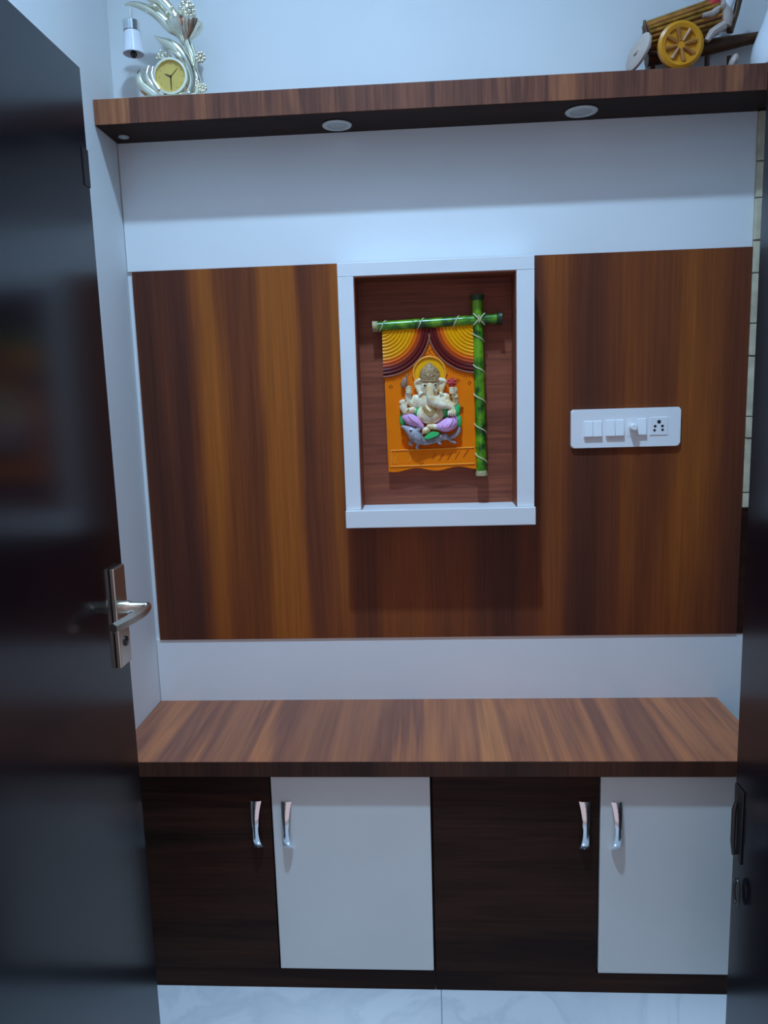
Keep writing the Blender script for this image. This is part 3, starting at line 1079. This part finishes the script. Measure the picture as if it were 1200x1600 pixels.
bm = NB()
ct(bm, [(241, 56, .6, .02), (252, 63, 4.5, .02), (270, 72, 8.0, .02), (285, 88, 9.0, .016), (296, 108, 8.0, .012), (300, 128, 7.0, .01), (294, 148, 8.0, .01)], .8)
ct(bm, [(262, 78, .6, .026), (274, 83, 3, .028), (284, 92, 3.2, .026), (290, 104, .8, .022)], .8)
ball(bm, c3(277, 76, CY - .034), .0022, 8, 6)
obj('dolphin', bm, 'gilt', tc_, True)
bm = NB()
ct(bm, [(219, 108, .8, .01), (217, 120, 5.5, .014), (222, 134, 8, .016), (235, 145, 8.5, .016), (252, 154, 8, .014)], .8)
ct(bm, [(233, 102, .6, .012), (229, 115, 3.5, .016), (233, 128, 5, .02), (243, 140, 5, .02), (256, 150, 5, .018)], .8)
ct(bm, [(239, 104, .6, .016), (237, 116, 2.6, .02), (240, 128, 3.2, .024), (249, 141, 3.2, .026)], .8)
obj('wave_leaf', bm, 'gilt', tc_, True)
bm = NB()
for x, y, r in ((248, 86, 3.2), (254, 88, 2.8), (259, 84, 3.4), (251, 80, 2.6), (265, 88, 3), (245, 91, 2.2)):
    ball(bm, c3(x, y, CY - .012), r * KC, 10, 8)
ct(bm, [(247, 90, 2, .01), (256, 92, 3, .01), (268, 92, 3, .008), (282, 97, 3, .008)])
obj('scroll', bm, 'gilt', tc_, True)
bm = NB()
ct(bm, [(291, 60, 7, 0), (296, 76, 6, 0), (302, 92, 5.5, 0), (304, 110, 5, 0), (309, 128, 6, 0), (308, 150, 8, 0)])
ct(bm, [(300, 70, 2.2, .008), (305, 90, 2.2, .008), (303, 112, 2.2, .008), (312, 134, 2.4, .008)])
obj('stem', bm, 'gilt', tc_, True)
# fluted cup with a curly head, joined to the stem
cu_ = c3(290, 70)
bm = NB()
lathe(bm, cu_, [(.008, 0), (.014, .012), (.030, .026), (.041, .040), (.043, .046), (.036, .050), (.020, .050), (.010, .062)], 48, rib=12, ribamp=.06)
obj('fluted_collar', bm, 'gilt', tc_, True)
hd = c3(292, 17)
bm = NB()
ball(bm, hd, (.019, .019, .021), 20, 14)
random.seed(11)
for k in range(46):
    th = math.acos(1 - 2 * (k + .5) / 46)
    fi = k * 2.399963
    ball(bm, hd + Vector((math.sin(th) * math.cos(fi) * .018, math.sin(th) * math.sin(fi) * .018, math.cos(th) * .020)), random.uniform(.0035, .0052), 8, 6)
obj('curly_bud', bm, 'gilt', tc_, True)
for x, y, s in ((313, 90, 1.0), (306, 131, .75), (317, 138, .8), (296, 141, .6)):
    bm = NB()
    p = c3(x, y, CY - .008)
    ball(bm, p, .007 * s, 10, 8)
    for k in range(8):
        a = 2 * PI * k / 8 + x
        ball(bm, p + Vector((math.cos(a) * .0095 * s, -.002, math.sin(a) * .0095 * s)), (.0048 * s, .004, .0048 * s), 8, 6)
    if y < 100:
        ct(bm, [(303, 97, 2, .004), (308, 93, 2, .006), (312, 91, 2, .008)])
    obj('rosette', bm, 'gilt', tc_, True)
# arm carrying the lamp, with broad leaf above it
bm = NB()
ct(bm, [(285, 52, 8, 0), (268, 44, 8, .004), (252, 29, 7.5, .008), (236, 17, 6.5, .010), (218, 9, 5.5, .010), (204, 6, 3.2, .010), (195, 8, 1.2, .010)], .8)
ct(bm, [(280, 38, 7, .004), (266, 18, 9, .004), (250, 2, 9, .006), (232, -6, 7, .008), (216, -8, 2, .008)], .7)
ct(bm, [(228, 8, .6, .018), (240, 9, 3, .02), (249, 15, .8, .018)])
obj('curved_arm', bm, 'gilt', tc_, True)
bm = NB()
ct(bm, [(262, 12, 2, 0), (258, 4, 4, 0), (262, -8, 5, 0), (255, -20, 2, 0)])
ct(bm, [(276, 36, 4, .006), (272, 28, 4.5, .008), (269, 20, 2, .008)])
for x, y in ((260, 20), (266, 27), (270, 33), (275, 40), (281, 33), (268, 12)):
    ball(bm, c3(x, y, CY - .016), 2.6 * KC, 8, 6)
obj('leaf_crest', bm, 'gilt', tc_, True)
# bell lamp hanging from the arm
LY = CY - .010
lt_ = c3(204.5, 33, LY)
bm = NB()
tube(bm, [c3(202, 8, LY), c3(204, 32, LY)], .0012, 8)
tube(bm, [c3(206.5, 14, LY), c3(206, 32, LY)], .0012, 8)
hk = obj('hanger', bm, 'steel', tc_, True)
bm = NB()
hcap = 15 * KC
lathe(bm, (lt_.x, LY, lt_.z - hcap), [(.0195, 0), (.0195, hcap * .92), (.0175, hcap), (.004, hcap + .001)], 32)
obj('lamp_cap', bm, 'chrome', tc_, True)
bm = NB()
hs = 32 * KC
z1 = lt_.z - hcap
lathe(bm, (lt_.x + .001, LY, z1), [(.004, -.001), (.0185, -.001), (.0200, -hs * .3), (.0230, -hs * .75), (.0250, -hs), (.0235, -hs), (.0212, -hs * .75), (.0185, -hs * .3), (.004, -.006)], 36)
obj('lamp_shade', bm, 'shade', tc_, True)
bm = NB()
ball(bm, (lt_.x + .001, LY, z1 - hs), (.008, .008, .0085), 14, 10)
tube(bm, [(lt_.x + .001, LY, z1 - .008), (lt_.x + .001, LY, z1 - hs)], .0012, 6)
obj('clapper', bm, 'blackmetal', tc_, True)

# ================================================================== cart ornament on the shelf
OY = -0.07
KO = 0.00150


def o3(x, y, Y=OY):
    return at(x, y, Y)


to = thing('cart_ornament', (o3(1070, 60).x, OY, ZT), 'golden brown wooden cart ornament with a round yellow wheel, on the shelf', 'ornament')
# slatted body sloping up to the right
bm = NB()
A, B = o3(1010, 60, OY + .01), o3(1118, 26, OY + .01)
tube(bm, [A, A + (B - A) * .3, A + (B - A) * .7, B], [.028, .032, .034, .034], 12)
obj('cart_body', bm, 'darkbrown', to, True)
ax = (B - A).normalized()
side_v = ax.cross(Vector((0, -1, 0))).normalized()
for k in range(13):
    an = -PI * .62 + 1.24 * PI * k / 12
    bm = NB()
    rr = .034
    pa = A + (Vector((0, -1, 0)) * math.cos(an) + side_v * math.sin(an)) * (rr - .004)
    pb = B + (Vector((0, -1, 0)) * math.cos(an) + side_v * math.sin(an)) * (rr + .001)
    tube(bm, [pa, pb], .0046, 6)
    obj('slat', bm, ('oak', 'brownwheel', 'oak')[k % 3], to, True)
# near wheel
wc = o3(1063, 71, OY - .040)
bm = NB()
R1, R2 = .050, .053
prf = [(R1, .006), (R1 + .001, -.004), (R1 - .006, -.008), (R1 - .014, -.006), (R1 - .016, -.002), (.012, -.001), (.010, -.005), (.003, -.006)]
lathe(bm, wc, prf, 44, 'Y')
wh = obj('wheel', bm, 'goldwheel', to, True)
for k in range(8):
    a = 2 * PI * k / 8 + .2
    bm = NB()
    tube(bm, [wc + Vector((math.cos(a) * .008, -.0035, math.sin(a) * .008)), wc + Vector((math.cos(a) * .036, -.0035, math.sin(a) * .036))], [.004, .006], 8)
    obj('spoke', bm, 'brownwheel', wh, True)
# far end wheel, turned side-on and pale
fc = o3(998, 82, OY - .005)
bm = NB()
lathe(bm, (0, 0, 0), [(.041, .003), (.042, -.003), (.036, -.006), (.010, -.006), (.008, -.010), (.002, -.010)], 36, 'Y')
bmesh.ops.transform(bm, matrix=Matrix.Translation(fc) @ Matrix.Rotation(math.radians(20), 4, 'Y') @ Matrix.Rotation(math.radians(-72), 4, 'Z'), verts=bm.verts)
w2 = obj('end_wheel', bm, 'greywheel', to, True)
bm = NB()
tube(bm, [o3(1000, 80, OY), o3(1035, 82, OY), o3(1063, 75, OY - .03)], .006, 10)
obj('axle', bm, 'darkbrown', to, True)
# bed and shaft running to the right, legs to the shelf
bm = NB()
sa, sb = o3(1010, 92, -.022), o3(1186, 58, -.018)
tube(bm, [sa, sa + (sb - sa) * .55, sb], [.018, .018, .012], 10)
obj('cart_shaft', bm, 'darkbrown', to, True)
for x in (1020, 1105, 1140):
    p = o3(x, 88, -.022)
    obj('prop', tube(NB(), [(p.x, p.y, ZT), (p.x, p.y, p.z)], .006, 8), 'darkbrown', to, True)
bm = NB()
e = o3(1146, 88, OY - .03)
ball(bm, (e.x, e.y, ZT + .018), (.009, .012, .018), 12, 8, Matrix.Rotation(.4, 3, 'Y'))
obj('foot_stone', bm, 'greywheel', to, True)
bm = NB()
p = o3(1008, 40, OY)
tube(bm, [o3(1010, 52, OY), p, o3(1007, 32, OY)], [.006, .005, .003], 8)
obj('tail_peg', bm, 'darkbrown', to, True)
# small rider: one body with red and white clothing
bm = NB()
tube(bm, [o3(1128, 44), o3(1130, 30), o3(1128, 14), o3(1124, -4), o3(1122, -14)], [.020, .022, .020, .014, .006], 14)
ball(bm, o3(1121, -22), .014, 14, 10)
tube(bm, [o3(1130, 8, OY - .015), o3(1112, 22, OY - .030), o3(1098, 24, OY - .030)], [.008, .007, .005], 8)
tube(bm, [o3(1130, 40, OY - .014), o3(1112, 52, OY - .026), o3(1104, 64, OY - .026)], [.011, .009, .006], 8)
obj('rider', bm, 'greywheel', to, True)
bm = NB()
ball(bm, o3(1116, 4, OY - .012), (.015, .012, .017), 14, 10)
obj('red_garment', bm, 'red', to, True)
bm = NB()
ball(bm, o3(1138, 4, OY - .010), (.013, .010, .022), 14, 10, Matrix.Rotation(.3, 3, 'Y'))
obj('white_garment', bm, 'white_glaze', to, True)
bm = NB()
tube(bm, [o3(1140, 50), o3(1150, 20), o3(1156, -6), o3(1158, -30)], [.008, .007, .008, .010], 10)
obj('back_post', bm, 'darkbrown', to, True)
bm = NB()
tube(bm, [o3(1096, 20), o3(1106, 4), o3(1112, -8)], [.009, .009, .005], 10)
obj('front_post', bm, 'oak', to, True)

# white glazed vase at the right end of the shelf
vx = 0.813
bm = NB()
VY = -0.084
lathe(bm, (vx, VY, ZT), [(.036, 0), (.046, .006), (.049, .030), (.045, .055), (.036, .080), (.026, .105), (.018, .130), (.014, .155), (.016, .172), (.011, .172), (.009, .15)], 40)
tag(obj('vase', bm, 'white_glaze', None, True), 'white glazed vase cut off by the right edge of the picture', 'vase')

# ================================================================== ceiling lamp that lights the entrance
tl = thing('ceiling_lamp', (LAMP_POS[0], LAMP_POS[1], Z_CEIL - .02), 'round white ceiling lamp above the entrance, out of view', 'lamp')
bm = NB()
lathe(bm, (LAMP_POS[0], LAMP_POS[1], Z_CEIL), [(.10, 0), (.10, -.012), (.092, -.016), (.082, -.016), (.080, -.012), (.02, -.012)], 40)
obj('lamp_body', bm, 'plastic', tl, True)
bm = NB()
lathe(bm, (LAMP_POS[0], LAMP_POS[1], Z_CEIL - .012), [(.079, 0), (.079, -.002), (.01, -.0025)], 36)
obj('diffuser', bm, 'diffuser', tl, True)
ld = bpy.data.lights.new('lamp_light', 'SPOT')
ld.spot_size = math.radians(112)
ld.spot_blend = 1.0
ld.shadow_soft_size = 0.06
ld.energy = LAMP_POWER
ld.color = LAMP_COLOR
lo = bpy.data.objects.new('lamp_light', ld)
COL.objects.link(lo)
lo.parent = tl
lo.location = (0, 0, -.004)
